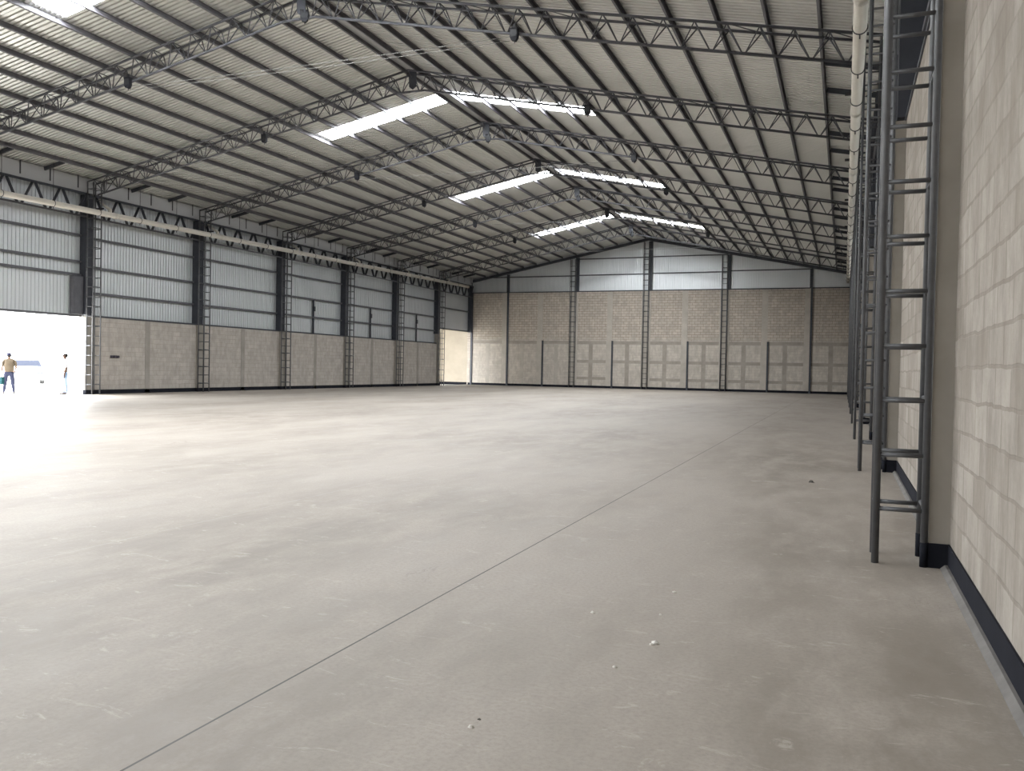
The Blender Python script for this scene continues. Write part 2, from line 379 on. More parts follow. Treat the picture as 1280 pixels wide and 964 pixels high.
for z0, z1 in ((3.50, 3.76), (2.0, 2.23), (0.66, 0.88)):
    for i, (a, b) in enumerate(zip(EDG, EDG[1:])):
        if z0 < 3 and i < 3: continue
        if z0 < 1 and i in (4,): continue
        mb = MB(); mb.box(a+0.2, b-0.2, YB-0.012, YB+0.02, z0, z1); build('tie_beam', mb, M['concrete_dark'], wb)
for i, (a, b) in enumerate(zip(EDG, EDG[1:])):
    xc = (a+b)/2; mb = MB(); mb.box(xc-0.16, xc+0.16, YB-0.014, YB+0.02, 0, 3.52); build('concrete_stiffener', mb, M['concrete_dark'] if i > 2 else M['concrete_warm'], wb)
# boundary wall beyond the end doorway
mb = MB(); mb.box(-37.2, -37.0, 50.0, YB+0.05, -0.03, 5.8); struct(build('wall_unseen_shade', mb, M['plaster']), 'unseen rendered wall added to cut the daylight outside the far doorway')  # unseen wall, added to hold back light at the far doorway
mb = MB(); mb.box(-52, LS-0.12, YB+0.05, YB+0.25, -0.03, 5.6); mb.box(-40, -39.6, YB-0.0, YB+0.06, -0.03, 5.6)
mb.box(-34.4, -34.0, YB+0.0, YB+0.06, -0.03, 5.6)
struct(build('wall_outside', mb, M['plaster']), 'pale rendered yard wall seen through the far doorway')
mb = MB(); mb.box(-52, LS-0.12, YB+0.035, YB+0.05, -0.03, 0.2); struct(build('baseboard_outside', mb, M['black']))
mb = corrugate(54.5, YB, lambda t, d: [(LS-0.06, t, 6.3+d), (-37.2, t, 5.8+d)])
struct(build('roof_unseen_shade', mb, M['siding']), 'unseen sheet canopy added to shade the yard outside the far doorway')  # unseen cover, added to dim what shows through the far doorway
# front wall (behind the camera)
wf = empty('wall_front'); struct(wf, 'front gable wall of concrete blocks behind the camera')
mb = MB(); mb.box(LS-0.1, RS+0.2, YF-0.2, YF, 0, BTOP)
build('block_wall', mb, M['block_back'], wf)
mb = corrugate(LS-0.1, RS+0.2, lambda t, d: [(t, YF-0.14-d, BTOP-0.04), (t, YF-0.14-d, max(BTOP+0.2, zs(t)+0.045))]); build('siding_sheet', mb, M['siding'], wf)

# baseboards (black paint band, wrapping the pilasters) -----------------------
BH = 0.18
mb = MB(); mb.box(RB-0.012, RB+0.01, YF, YB, 0, BH)
for k in range(-1, 10):
    y0, y1 = pil_y(k); mb.box(RB-0.152, RB, y0-0.012, y1+0.012, 0, BH)
struct(build('baseboard_right', mb, M['black']), 'black painted band along the foot of the plain block wall')
mb = MB(); mb.box(LB-0.01, LB+0.012, YF, ADDED_DOOR_Y0, 0, BH); mb.box(LB-0.01, LB+0.012, YK(0)+0.01, DOOR_Y0, 0, BH); mb.box(LB-0.01, LB+0.012, YK(4)+0.01, END_Y0-0.02, 0, BH)
for k in range(-1, 10):
    y0, y1 = pil_y(k); mb.box(LB-(0.025 if k == 4 else 0.205), LB+0.102, y0-0.012, y1+0.012, 0, BH)
struct(build('baseboard_left', mb, M['black']), 'black painted band along the foot of the dwarf wall')
mb = MB(); mb.box(LS, RB, YB-0.03, YB+0.01, 0, BH)
for x in FULL+HALF: mb.box(x-0.23, x+0.23, YB-0.115, YB, 0, BH)
struct(build('baseboard_back', mb, M['black']), 'black painted band along the foot of the gable wall')
# mortar fillet on the floor
mb = MB()
for k in range(-1, 11):
    a = YF if k == -1 else pil_y(k-1)[1]+0.013; b = min(pil_y(k)[0]-0.013, YB-0.02)
    mb.prism([(RB-0.012, 0.0), (RB-0.012, 0.03), (RB-0.03, 0.03), (RB-0.062, 0.0)], lambda x, z: (x, a, z), lambda x, z: (x, b, z))
struct(build('trim_1', mb, M['curb']), 'grey mortar fillet between the floor and the black band')
# dark flashing on top of the dwarf walls
mb = MB(); mb.box(LB-0.26, LB+0.02, YF, DOOR_Y0, LTOP, LTOP+0.07); mb.box(LB-0.26, LB+0.02, YK(4)+0.42, END_Y0, LTOP, LTOP+0.07)
struct(build('trim_2', mb, M['post_steel']), 'dark steel flashing on top of the dwarf block wall')
mb = MB(); mb.box(LS, RS, YB-0.03, YB+0.14, BTOP, BTOP+0.08); struct(build('trim_3', mb, M['post_steel']), 'dark steel flashing on top of the gable blocks')
mb = MB(); mb.box(RB-0.02, RS, YF, YB, RTOP, RTOP+0.05); struct(build('trim_4', mb, M['post_steel']), 'dark steel flashing on top of the plain block wall')

# roof ------------------------------------------------------------------------
ceil = empty('ceiling'); struct(ceil, 'pitched roof of corrugated metal sheets')
def roof_part(s, y0, y1, d0, d1):
    def f(t, d):
        return [(XM+s*a, t, ZSHEET-SLOPE*a+d) for a in (d0, d1)]
    build('roof_sheet', corrugate(y0, y1, f, 0.048, RIB), M['roof'], ceil)
for s in (-1, 1):
    dmax = (LS-0.3-XM)*s if s < 0 else RS+0.3-XM
    y = YF-0.4
    for k in SKY_K:
        a, b = sky_span(k)
        roof_part(s, y, a, 0.0, dmax); roof_part(s, a, b, 5.72, dmax); roof_part(s, a, b, 0.0, 0.28); y = b
    roof_part(s, y, YB+0.5, 0.0, dmax)
ws = 0
for k, s in SKYL:
    a, b = sky_span(k); ws += 1
    mb = corrugate(a-0.05, b+0.05, lambda t, d: [(XM+s*q, t, ZSHEET-SLOPE*q+d+0.045) for q in (0.26, 5.8)], 0.012)
    struct(build('window_%d' % ws, mb, M['skylight']), 'long translucent rooflight strip letting in white daylight')
# ridge flashing under the sheets
mb = MB(); mb.prism([(-0.24, -0.06), (0, -0.012), (0.24, -0.06), (0.24, -0.075), (0, -0.03), (-0.24, -0.075)],
                    lambda x, z: (XM+x, YF, ZSHEET+z), lambda x, z: (XM+x, YB, ZSHEET+z))
struct(build('trim_5', mb, M['gutter']), 'folded ridge flashing between the two top purlins')

# ------------------------------------------------------------------ lattice columns
ZC = 8.78
def tube_mesh(name, a, b, r, mat, n=8): 
    return MB().tube(a, b, r, n).mesh(name, mat, True)
W, D, RP, RR = 0.33, 0.40, 0.027, 0.017
post_me = tube_mesh('post', (0, 0, 0), (0, 0, ZC), RP, M['pipe_steel'], 12)
foot_me = tube_mesh('painted_foot', (0, 0, 0), (0, 0, 0.18), RP+0.0015, M['black'], 12)
rung_x = tube_mesh('rung', (RP*0.8, 0, 0), (W-RP*0.8, 0, 0), RR, M['pipe_steel'])
rung_y = tube_mesh('rung', (0, RP*0.8, 0), (0, D-RP*0.8, 0), RR, M['pipe_steel'])
def lattice_column(loc, rz, label, group, top=None):
    """local: inner pair of posts at x=0, wall pair at x=W; near face y=0, far face y=D"""
    t = empty('lattice_column', loc, rz); tag(t, label, 'column', group)
    zc = top or ZC; pm = tube_mesh('post', (0, 0, 0), (0, 0, zc), RP, M['pipe_steel'], 12) if top else post_me
    for x in (0, W):
        for y in (0, D):
            p = link('post', pm, t, (x, y, 0))
            if x: link('painted_foot', foot_me, p)['label'] = 'black painted foot'
    z = 0.41; i = 0
    while z < zc-0.2:
        link('rung', rung_x, t, (0, 0, z)); link('rung', rung_x, t, (0, D, z))
        if top or i % 2 == 0: link('rung', rung_y, t, (0, 0, z+0.02))
        if i % 2 == 0: link('rung', rung_y, t, (W, 0, z+0.02))
        z += 0.405; i += 1
    return t
proto = None
def place_column(loc, rz, label, group):
    global proto
    if proto is None: proto = lattice_column(loc, rz, label, group); return proto
    c = copy_tree(proto); c.location = loc; c.rotation_euler = (0, 0, rz); tag(c, label, 'column', group); return c
for k in range(1, 10):
    lab = ['steel ladder-like lattice column nearest the camera, on the plain block wall',
           'steel lattice column just behind the nearest one on the plain block wall'][k-1] if k < 3 else \
          'steel lattice column, %s along the plain block wall from the camera' % ORD[k-1]
    place_column((0.25, YK(k), 0), 0, lab, 'lattice columns along the plain block wall')
LL = {4: 'steel lattice column at the edge of the wide bright doorway', 5: 'steel lattice column, next one past the bright doorway on the dwarf wall',
      6: 'steel lattice column, second past the bright doorway on the dwarf wall', 7: 'steel lattice column, third past the bright doorway on the dwarf wall',
      8: 'steel lattice column, fourth past the bright doorway on the dwarf wall', 9: 'steel lattice column at the edge of the far corner doorway'}
for k in range(4, 10):
    # turned half round so that its inner posts face the hall
    place_column((-29.02, YK(k)+D, 0), math.pi, LL[k], 'lattice columns along the dwarf wall')
for x, lab in zip(MAIN, ('steel lattice column on the gable wall, nearest the far doorway', 'steel lattice column on the gable wall under the roof ridge',
                         'steel lattice column on the gable wall, between the ridge column and the plain block wall')):
    lattice_column((x+0.2, YB-0.03-W-0.03, 0), R(90), lab, 'lattice columns on the gable wall', zs(x)-0.50)

# ------------------------------------------------------------------ roof trusses
LE, RE = -29.36, 0.60
def truss_mesh(fn): m = MB(); fn(m); return m
ZT, ZBT, TD = 11.80, 11.20, 0.44
def zt(x): return ZT-SLOPE*abs(x-XM)
def zb(x): return ZBT-SLOPE*max(abs(x-XM), 0.55)+0.02
tie_me = MB().tube((0, 0, 0), (0, TD, 0), 0.015, 6).mesh('cross_tie', M['steel'], True)
brace_me = {q: MB().tube((0, 0, 0), (q*0.7255, TD, -SLOPE*0.7255), 0.013, 6).mesh('cross_brace', M['steel'], True) for q in (-1, 1)}
def make_truss():
    t = empty('roof_truss', (0, 0, 0))
    for xe in (LE, RE):
        s = -1 if xe < XM else 1
        for y in (0, TD):
            build('top_chord', MB().tube((XM, y, zt(XM)), (xe, y, zt(xe)), 0.036, 8), M['steel'], t, True)
        xi = RE-0.35 if s > 0 else LE+0.34
        build('bottom_chord', MB().pipe([(XM, TD/2, zb(XM)), (XM+s*0.55, TD/2, zb(XM+s*0.55)), (xi, TD/2, zb(xi))], 0.038, 8), M['steel'], t, True)
        n = 20; L = abs(xi-XM)
        for y in (0, TD):
            wb_ = MB()
            for i in range(n):
                xb = XM+s*L*(i+0.5)/n; xa, xc = XM+s*L*i/n, XM+s*L*(i+1)/n
                # the two bars stop a little apart on the bottom chord
                wb_.tube((xa, y, zt(xa)), (xb-s*0.03, TD/2, zb(xb)), 0.017, 6); wb_.tube((xc, y, zt(xc)), (xb+s*0.03, TD/2, zb(xb)), 0.017, 6)
            build('web_lattice', wb_, M['steel'], t, True)
        for i in range(n+1):
            xa = XM+s*L*i/n; link('cross_tie', tie_me, t, (xa, 0, zt(xa)))
            if i < n and i % 3 == 1: link('cross_brace', brace_me[s], t, (xa, 0, zt(xa)))
    rp = MB()
    rp.prism([(-0.02, 11.84), (0.30, 11.78), (0.30, 11.22), (0.16, 11.12), (0.02, 11.22)], lambda x, z: (XM+x, TD/2-0.16, z), lambda x, z: (XM+x, TD/2-0.148, z))
    build('ridge_plate', rp, M['post_steel'], t)
    return t
tr0 = None
TL = ['nearest roof truss in view, its ridge at the top edge of the picture', 'roof truss just in front of the largest pair of rooflight strips',
      'roof truss between the first and second pairs of rooflight strips', 'roof truss just in front of the second pair of rooflight strips',
      'roof truss between the second and third pairs of rooflight strips', 'roof truss just in front of the smallest pair of rooflight strips',
      'last roof truss, closest to the gable wall']
for i, k in enumerate(range(3, 10)):
    if tr0 is None: tr0 = make_truss(); o = tr0
    else: o = copy_tree(tr0)
    o.location = (0, YK(k), 0); tag(o, TL[i], 'roof truss', 'steel roof trusses')

# purlins -----------------------------------------------------------------------
def purlin_mesh(s):
    m = MB(); h, fl, th = 0.155, 0.06, 0.006
    prof = [(0, 0), (fl, 0), (fl, -0.02), (fl-th, -0.02), (fl-th, -th), (th, -th), (th, -h+th), (fl-th, -h+th), (fl-th, -h+0.02), (fl, -h+0.02), (fl, -h), (0, -h)]
    c, sn = 1/math.sqrt(1+SLOPE**2), SLOPE/math.sqrt(1+SLOPE**2)
    def P(a, b, y):      # a down the slope, b normal
        return (s*(a*c + b*sn), y, -a*sn + b*c)
    m.prism(prof, lambda a, b: P(a, b, YF), lambda a, b: P(a, b, YB+0.1)); return m.mesh('purlin', M['purlin_steel'])
NAMED = ['ridge', 'second', 'third', 'fourth', 'fifth', 'sixth', 'seventh', 'eighth', 'ninth', 'tenth', 'eleventh', 'twelfth', 'lowest']
for s, side in ((-1, 'the doorway-side slope'), (1, 'the plain-wall-side slope')):
    me = purlin_mesh(s)
    for i in range(13):
        x = XM+s*(0.24+1.131*i)
        o = link('purlin', me, None, (x, 0, zs(x)-0.004))
        nm = NAMED[i]
        lab = 'dark steel purlin running beside the ridge on %s' % side if i == 0 else ('lowest dark steel purlin, near the eave on %s' % side if i == 12 else
              'long dark steel purlin, %s down from the ridge on %s' % (nm, side))
        tag(o, lab, 'purlin', 'purlins on '+side)
# struts from the lowest purlin to the eave
def strut(x0, x1):
    m = MB(); m.bar((x0, 0, zs(x0)-0.10), (x1, 0, zs(x1)-0.10), 0.06, 0.14); return m.mesh('eave_strut', M['post_steel'])
sl = strut(XM-0.24-1.131*12-0.07, -29.41); sr = strut(XM+0.24+1.131*12+0.07, 0.63)
for k in range(2, 10):
    for j in (1, 2):
        y = YK(k)+0.2+BAY*j/3
        if k >= 3:
            tag(link('eave_strut', sl, None, (0, y, 0)), 'short dark steel strut at the dwarf wall eave, %s third of the %s bay' % (('near', 'far')[j-1], ORD[k-3]), 'strut', 'struts at the dwarf wall eave')
        tag(link('eave_strut', sr, None, (0, y, 0)), 'short dark steel strut at the plain wall eave, %s third of the %s bay' % (('near', 'far')[j-1], ORD[k-2]), 'strut', 'struts at the plain wall eave')

# gutters
def gutter(x0, x1, label):
    sg = 1 if x1 > x0 else -1
    t = empty('eave_gutter'); tag(t, label, 'gutter', 'eave gutters')
    zt_, zb_ = zs(x1)-0.02, 8.36
    m = MB(); th = 0.004*sg
    m.prism([(x0, zt_), (x0, zb_), (x1, zb_), (x1, zt_-0.02), (x1-th, zt_-0.02), (x1-th, zb_+0.006), (x0+th, zb_+0.006), (x0+th, zt_)],
            lambda x, z: (x, YF+0.1, z), lambda x, z: (x, YB-0.02, z))
    build('gutter_channel', m, M['gutter'], t)
    me = MB().box(x1, x1+sg*0.008, -0.03, 0.03, zb_+0.12, zt_+0.03).mesh('strap', M['rod'])
    y = YK(2)+0.9
    while y < YB-0.3: link('strap', me, t, (0, y, 0)); y += BAY/5
    return t
gutter(LS+0.05, -29.42, 'long pale sheet gutter under the eave above the dwarf wall')
gutter(RS-0.05, 0.64, 'long pale sheet gutter under the eave above the plain block wall')

# eave lattice girders, one per bay
def girder():
    t = empty('eave_girder')
    y0, y1 = D+0.0, BAY-0.0; zt_, zb_ = 8.30, 7.36
    build('top_chord', MB().bar((0, y0, zt_), (0, y1, zt_), 0.06, 0.09), M['post_steel'], t)
    build('bottom_chord', MB().bar((0, y0, zb_), (0, y1, zb_), 0.05, 0.07), M['steel'], t)
    n = 5; L = y1-y0
    for i in range(n):
        a, b, c = y0+L*i/n+0.07, y0+L*(i+0.5)/n, y0+L*(i+1)/n-0.07
        build('web_diagonal', MB().bar((0, a, zt_-0.03), (0, b-0.10, zb_+0.03), 0.03, 0.13, (1, 0, 0)).poly([], []), M['post_steel'], t)
        build('web_diagonal', MB().bar((0, c, zt_-0.03), (0, b+0.10, zb_+0.03), 0.03, 0.13, (1, 0, 0)), M['post_steel'], t)
    return t
g0 = None
for side, X in (('dwarf wall', -29.40), ('plain block wall', 0.62)):
    for k in range(3, 10):
        o = girder() if g0 is None else copy_tree(g0)
        g0 = g0 or o
        o.location = (X, YK(k), 0)
        tag(o, 'zigzag eave girder between columns above the %s, %s bay from the camera' % (side, ORD[k-3]), 'girder', 'eave girders above the '+side)

# ------------------------------------------------------------------ wall posts and girts
def wall_post(cx, cy, wx, wy, z0, z1, label, group, name='wall_post'):
    m = MB(); m.box(cx-wx/2, cx+wx/2, cy-wy/2, cy+wy/2, z0, z1)
    # pressed grooves of a folded box post
    m.box(cx-wx/2-0.004, cx+wx/2+0.004, cy-0.012, cy+0.012, z0, z1)
    return tag(build(name, m, M['post_steel']), label, 'post', group)
for k in range(3, 10):
    wall_post(LB-0.10, YK(k)+0.20, 0.34, 0.40, LTOP+0.07 if k not in (9,) else 4.0, 8.29,
              'dark steel box post in the siding above the dwarf wall, %s along from the camera' % ORD[k-3], 'box posts in the dwarf wall siding')
for k in range(1, 10):
    wall_post(RB+0.06, YK(k)+0.20, 0.36, 0.40, RTOP+0.05, 8.29,
              'dark steel box post above the plain block wall, %s along from the camera' % ORD[k-1], 'box posts above the plain block wall')
for x, lab in zip(MAIN, ('nearest the far doorway', 'under the roof ridge', 'nearest the plain block wall')):
    wall_post(x+0.27, YB+0.03, 0.26, 0.20, BTOP+0.08, zs(x+0.27)-0.40, 'dark steel box post in the gable siding, %s' % lab, 'box posts in the gable siding')
for x, lab in zip(FULL, ('close to the far doorway', 'close to the plain block wall')):
    o = empty('edge_post'); tag(o, 'thin dark post beside the full-height concrete pilaster %s' % lab, 'post', 'thin posts on the gable wall')
    build('shaft', MB().box(x+0.2, x+0.34, YB-0.12, YB-0.01, 0, BTOP), M['post_steel'], o); build('siding_post', MB().box(x+0.12, x+0.32, YB-0.02, YB+0.13, BTOP+0.08, zs(x+0.2)-0.40), M['post_steel'], o)
for x, lab in zip(HALF, ('first from the far doorway', 'second from the far doorway', 'third from the far doorway', 'nearest the plain block wall')):
    m = MB(); m.box(x+0.22, x+0.34, YB-0.12, YB-0.01, 0, 3.78)
    tag(build('edge_post', m, M['post_steel']), 'thin half-height dark post on the gable wall, %s' % lab, 'post', 'half-height thin posts on the gable wall')
m = MB(); m.box(LB-0.02, LB+0.14, YB-0.14, YB-0.031, 0, BTOP); tag(build('corner_post', m, M['post_steel']), 'thin dark post in the corner between far doorway and gable wall', 'post')
m = MB(); m.box(LS+0.03, LB+0.10, YB-0.28, YB-0.15, 4.4, 8.6); tag(build('corner_post', m, M['post_steel']), 'dark siding post above the far doorway, beside the corner', 'post')
# horizontal girts of the dwarf wall siding
def girt(a, b, label, group, h=0.10): return tag(build('girt', MB().bar(a, b, 0.05, h), M['steel']), label, 'girt', group)
bayname = lambda k: 'bay over the wide doorway' if k == 3 else ('bay over the far doorway' if k == 9 else '%s bay past the wide doorway' % ('first', 'second', 'third', 'fourth', 'fifth')[k-4])
for k in range(3, 10):
    zz = {3: (6.60, 5.50, 4.96), 9: (6.14,)}.get(k, (6.54, 5.32, 4.25))
    for z, nm in zip(zz, ('top', 'middle', 'bottom')):
        y1 = YK(k+1) if k < 9 else YB-0.28
        lab = 'dark horizontal %s girt in the siding, %s' % (nm, bayname(k)) if k < 9 else 'only dark horizontal girt in the siding over the far doorway'
        girt((LB-0.17, YK(k)+0.40, z), (LB-0.17, y1, z), lab, 'girts of the dwarf wall siding')
# lintels over the doorways
girt((LB-0.16, DOOR_Y0-0.06, LTOP+0.03), (LB-0.16, DOOR_Y1+0.05, LTOP+0.03), 'dark steel lintel along the top of the wide bright doorway', None, 0.08)
girt((LB-0.16, END_Y0-0.06, 4.48), (LB-0.16, END_Y1-0.15, 4.48), 'dark steel lintel along the top of the far corner doorway', None, 0.10)
# jamb panel hanging at the edge of the wide doorway
m = MB(); m.box(LB-0.22, LB-0.02, YK(4)-0.50, YK(4)-0.02, LTOP+0.08, 4.9); m.box(LB-0.03, LB+0.0, YK(4)-0.46, YK(4)-0.06, LTOP+0.14, 4.84)
tag(build('jamb_panel', m, M['steel']), 'short grey jamb panel above the doorway edge beside the lattice column', 'panel')
# window mullions with a catch
for k in (6, 7, 8):
    t = empty('siding_mullion'); tag(t, 'thin dark upright with a catch in the siding, %s' % bayname(k), 'upright', 'uprights with catches in the siding')
    y = YK(k)+0.2+BAY/2
    build('upright', MB().box(LB-0.20, LB-0.12, y-0.05, y+0.05, LTOP+0.07, 5.30), M['post_steel'], t)
    build('catch', MB().box(LB-0.12, LB-0.05, y-0.09, y+0.05, 4.62, 4.90), M['post_steel'], t)
# gable girts and rafters
for (xa, xb, z, lab) in ((LB, MAIN[0]+0.14, 9.02, 'lower gable girt, corner by the far doorway'), (MAIN[0]+0.4, MAIN[1]+0.14, 9.05, 'lower gable girt, on the doorway side of the ridge post'),
                         (MAIN[1]+0.4, MAIN[2]+0.14, 9.08, 'lower gable girt, on the plain wall side of the ridge post'), (MAIN[2]+0.4, FULL[1]+0.10, 9.14, 'lower gable girt, near the plain block wall'),
                         (MAIN[0]+0.4, MAIN[1]+0.14, 10.35, 'upper gable girt, on the doorway side of the ridge post'), (MAIN[1]+0.4, MAIN[2]+0.14, 10.38, 'upper gable girt, on the plain wall side of the ridge post')):
    if xa == LB: xa = -27.6
    girt((xa, YB+0.09, z), (xb, YB+0.09, z), 'dark '+lab, 'girts of the gable siding', 0.09)
for s, xe, lab in ((-1, LS+0.1, 'over the far doorway corner'), (1, RS-0.1, 'over the plain block wall corner')):
    m = MB(); m.bar((XM, YB-0.02, zs(XM)-0.27), (xe, YB-0.02, zs(xe)-0.27), 0.16, 0.20)
    tag(build('gable_rafter', m, M['post_steel']), 'dark sloping rafter along the gable top, %s' % lab, 'rafter', 'gable rafters')
# girts of the plain wall siding
for z, nm in ((6.3, 'lower'), (7.5, 'upper')):
    girt((RS-0.06, YF+0.1, z), (RS-0.06, YB-0.1, z), 'long dark %s girt of the siding above the plain block wall' % nm, 'girts above the plain block wall')

# ------------------------------------------------------------------ PVC drain pipes
def pz(y): return 7.46+0.0143*(y-22)
def drain_pipe(x, xcol, xg, label):
    sg = 1 if xcol > x else -1
    t = empty('drain_pipe'); tag(t, label, 'pipe', 'cream drain pipes under the eaves')
    ya, yb = YK(1)-4.0, YB-2.2 if sg < 0 else YB-0.6
    build('pipe', MB().tube((x, ya, pz(ya)), (x, yb, pz(yb)), 0.115, 20), M['pvc'], t, True)
    coup = MB().tube((0, -0.09, -0.0013), (0, 0.09, 0.0013), 0.128, 20).mesh('coupling', M['pvc'], True)
    for k in range(1, 10):
        y = YK(k)+1.0
        if y < yb-0.3: link('coupling', coup, t, (x, y, pz(y)))
        # branch from the gutter
        yy = YK(k)+0.72
        if yy < yb-0.2:
            m = MB(); z0 = pz(yy)
            m.tube((x, yy, z0), (x, yy, z0+0.24), 0.075, 14); m.tube((x, yy, z0+0.22), (xg, yy+0.10, z0+0.55), 0.06, 14); m.tube((xg, yy+0.10, z0+0.52), (xg, yy+0.10, 8.40), 0.055, 14)
            build('branch_pipe', m, M['pvc'], t, True)
        for j in range(3):
            y = YK(k)+0.05+BAY*j/3+0.1
            if y > yb-0.1: continue
            m = MB(); zc = pz(y); m.ring((x, y, zc), (0, 1, 0), 0.122, 0.012, 18, 6)
            if j == 0:
                m.box(min(x-sg*0.24, xcol), max(x-sg*0.24, xcol), y-0.03, y+0.03, zc+0.125, zc+0.19)
                build('bracket', m, M['rod'], t)
            else:
                m.tube((x, y, zc+0.12), (x, y, zs(x)-0.03), 0.010, 6); m.tube((x, y, zc-0.12), (x, y, zc-0.20), 0.012, 6)
                build('hanger', m, M['rod'], t)
    return t
drain_pipe(0.11, 0.25, 0.74, 'long cream drain pipe hung along the plain wall eave behind the columns')
drain_pipe(-28.88, -29.02, -29.53, 'long cream drain pipe hung along the dwarf wall eave')

# ------------------------------------------------------------------ lamps and wires
def flood(label, tip, loc, rz=0.0, sc=0.8):
    """wedge-shaped floodlight hung under the bottom chord"""
    t = empty('floodlight', loc, rz); t.scale = (sc, sc, sc); tag(t, label, 'lamp', 'floodlights under the roof trusses')
    m = MB(); m.prism([(-0.13, 0.0), (0.13, 0.0), (0.13, -0.30), (0.05, -0.40), (-0.08, -0.36), (-0.13, -0.26)], lambda x, z: (x, -0.07, z), lambda x, z: (x, 0.07, z))
    m.box(-0.145, 0.145, -0.085, 0.085, -0.01, 0.02)
    for i in range(5): m.box(-0.12, 0.12, 0.07, 0.10, -0.06-0.05*i, -0.045-0.05*i)
    build('casing', m, M['lamp'], t)
    build('lens', MB().box(-0.105, 0.105, -0.078, -0.068, -0.25, -0.04), M['lamp_glass'], t)
    build('bracket', MB().box(-0.04, 0.04, -0.012, 0.012, 0.0, 0.16), M['rod'], t)
    build('cable_gland', MB().tube((0.02, 0, -0.38), (0.02, 0, -0.45), 0.014, 8), M['lamp'], t)
    return t
TN = ['nearest truss in view', 'second truss', 'third truss', 'fourth truss', 'fifth truss', 'sixth truss']
for i, k in enumerate(range(3, 9)):
    for x, sd in ((-20.65, 'doorway-side slope'), (-7.98, 'plain-wall-side slope')):
        flood('small black floodlight under the %s, %s' % (TN[i], sd), 1, (x, YK(k)+TD/2-0.1, zb(x)-0.03+0.12))
for i, k in enumerate((3, 5, 7, 9)):
    flood('small black floodlight hanging at the ridge of the %s' % ('nearest truss in view', 'third truss', 'fifth truss', 'last truss')[i], 1, (XM+0.22, YK(k)+TD/2-0.1, zb(XM)+0.16), 0.5)
def wire(y, dz, lab, sag=0.05):
    m = MB(); n = 12; P = []
    for i in range(n+1):
        u = i/n; P.append((-20.5+12.4*u, y, 9.80+dz-sag*4*u*(1-u)))
    m.pipe(P, 0.007, 6); tag(build('electric_cable', m, M['wire'], None, True), lab, 'cable', 'pale cables strung between floodlights')
wire(YK(3)+0.10, 0.0, 'upper pale cable strung between the floodlights of the nearest truss')
wire(YK(3)+0.14, -0.09, 'lower pale cable strung between the floodlights of the nearest truss')
wire(YK(5)+0.12, 0.0, 'pale cable strung between the floodlights of the third truss')
wire(YK(7)+0.12, 0.1, 'pale cable strung between the floodlights of the fifth truss')
wire(YK(9)+0.12, 0.25, 'pale cable strung across the last truss before the gable')

# ------------------------------------------------------------------ small things on walls and floor
t = empty('socket_box', (LB+0.001, 28.42, 1.60)); tag(t, 'small dark three-part box on the dwarf block wall past the doorway', 'box')
build('back_plate', MB().box(0, 0.015, -0.24, 0.24, -0.055, 0.055), M['box'], t)
for j in (-1, 0, 1): build('module', MB().box(0.0, 0.05, j*0.16-0.065, j*0.16+0.065, -0.045, 0.045), M['box'], t)

def crumb(x, y, r, mat, lab, cat='stone'):
    m = MB(); n = 7; rings = 4; P = [(0, 0, r*1.05)]; rnd = random.Random(int(x*1000+y*77))
    for i in range(1, rings):
        th = math.pi*0.5*i/(rings-1)
        for j in range(n):
            q = r*rnd.uniform(0.75, 1.2); a = 2*math.pi*j/n
            P.append((q*math.sin(th)*math.cos(a)*1.3, q*math.sin(th)*math.sin(a), max(0, q*math.cos(th)*0.9) if i < rings-1 else 0))
    F = [(0, 1+j, 1+(j+1) % n) for j in range(n)]
    for i in range(rings-2):
        for j in range(n):
            a, b = 1+i*n+j, 1+i*n+(j+1) % n; F.append((a, a+n, b+n, b))
    F.append(tuple(1+(rings-2)*n+j for j in reversed(range(n))))
    m.poly(P, F); tag(build('mortar_crumb' if mat == 'stone' else 'dirt_crumb', m, M[mat], None, False, (x, y, 0)), lab, cat, 'crumbs on the floor')
crumb(-0.87, 4.36, 0.018, 'stone', 'largest pale mortar crumb on the bare floor, with a shadow beside it')
crumb(-0.885, 4.335, 0.010, 'stone', 'tiny pale crumb touching the largest mortar crumb')
crumb(-1.32, 3.04, 0.011, 'stone', 'pale round crumb on the floor, nearest the camera')
crumb(-1.32, 3.12, 0.006, 'stone_dark', 'dark speck on the floor beside the nearest pale crumb')
crumb(-1.32, 4.77, 0.011, 'stone', 'pale crumb on the floor farthest from the plain block wall')
crumb(-0.97, 5.43, 0.011, 'stone', 'small pale crumb on the floor, behind all the other pale crumbs')
crumb(-0.95, 4.89, 0.007, 'stone', 'tiny pale speck on the floor just behind the largest crumb')
crumb(-0.975, 3.93, 0.010, 'stone', 'small pale crumb on the floor in front of the largest one')
crumb(-0.36, 11.75, 0.03, 'stone_dark', 'flat dark crumb on the floor out beyond the nearest column')

# ------------------------------------------------------------------ people
def skin_body(name, verts, edges, mat, parent, sub=2):
    """verts: (x, y, z, rx, ry)"""
    me = bpy.data.meshes.new(name); me.from_pydata([v[:3] for v in verts], edges, [])
    o = bpy.data.objects.new(name, me); COL.objects.link(o); o.parent = parent
    m = o.modifiers.new('skin', 'SKIN'); m.use_smooth_shade = True; me.skin_vertices or None
    if not me.skin_vertices: me.skin_vertices.new()
    d = me.skin_vertices[0].data
    for i, v in enumerate(verts): d[i].radius = (v[3], v[4]); d[i].use_root = (i == 0)
    s_ = o.modifiers.new('sub', 'SUBSURF'); s_.levels = sub; s_.render_levels = sub
    dg = bpy.context.evaluated_depsgraph_get(); ev = o.evaluated_get(dg); new = bpy.data.meshes.new_from_object(ev)
    o.modifiers.clear(); o.data = new; new.materials.clear(); new.materials.append(mat)
    new.polygons.foreach_set('use_smooth', [True]*len(new.polygons)); return o
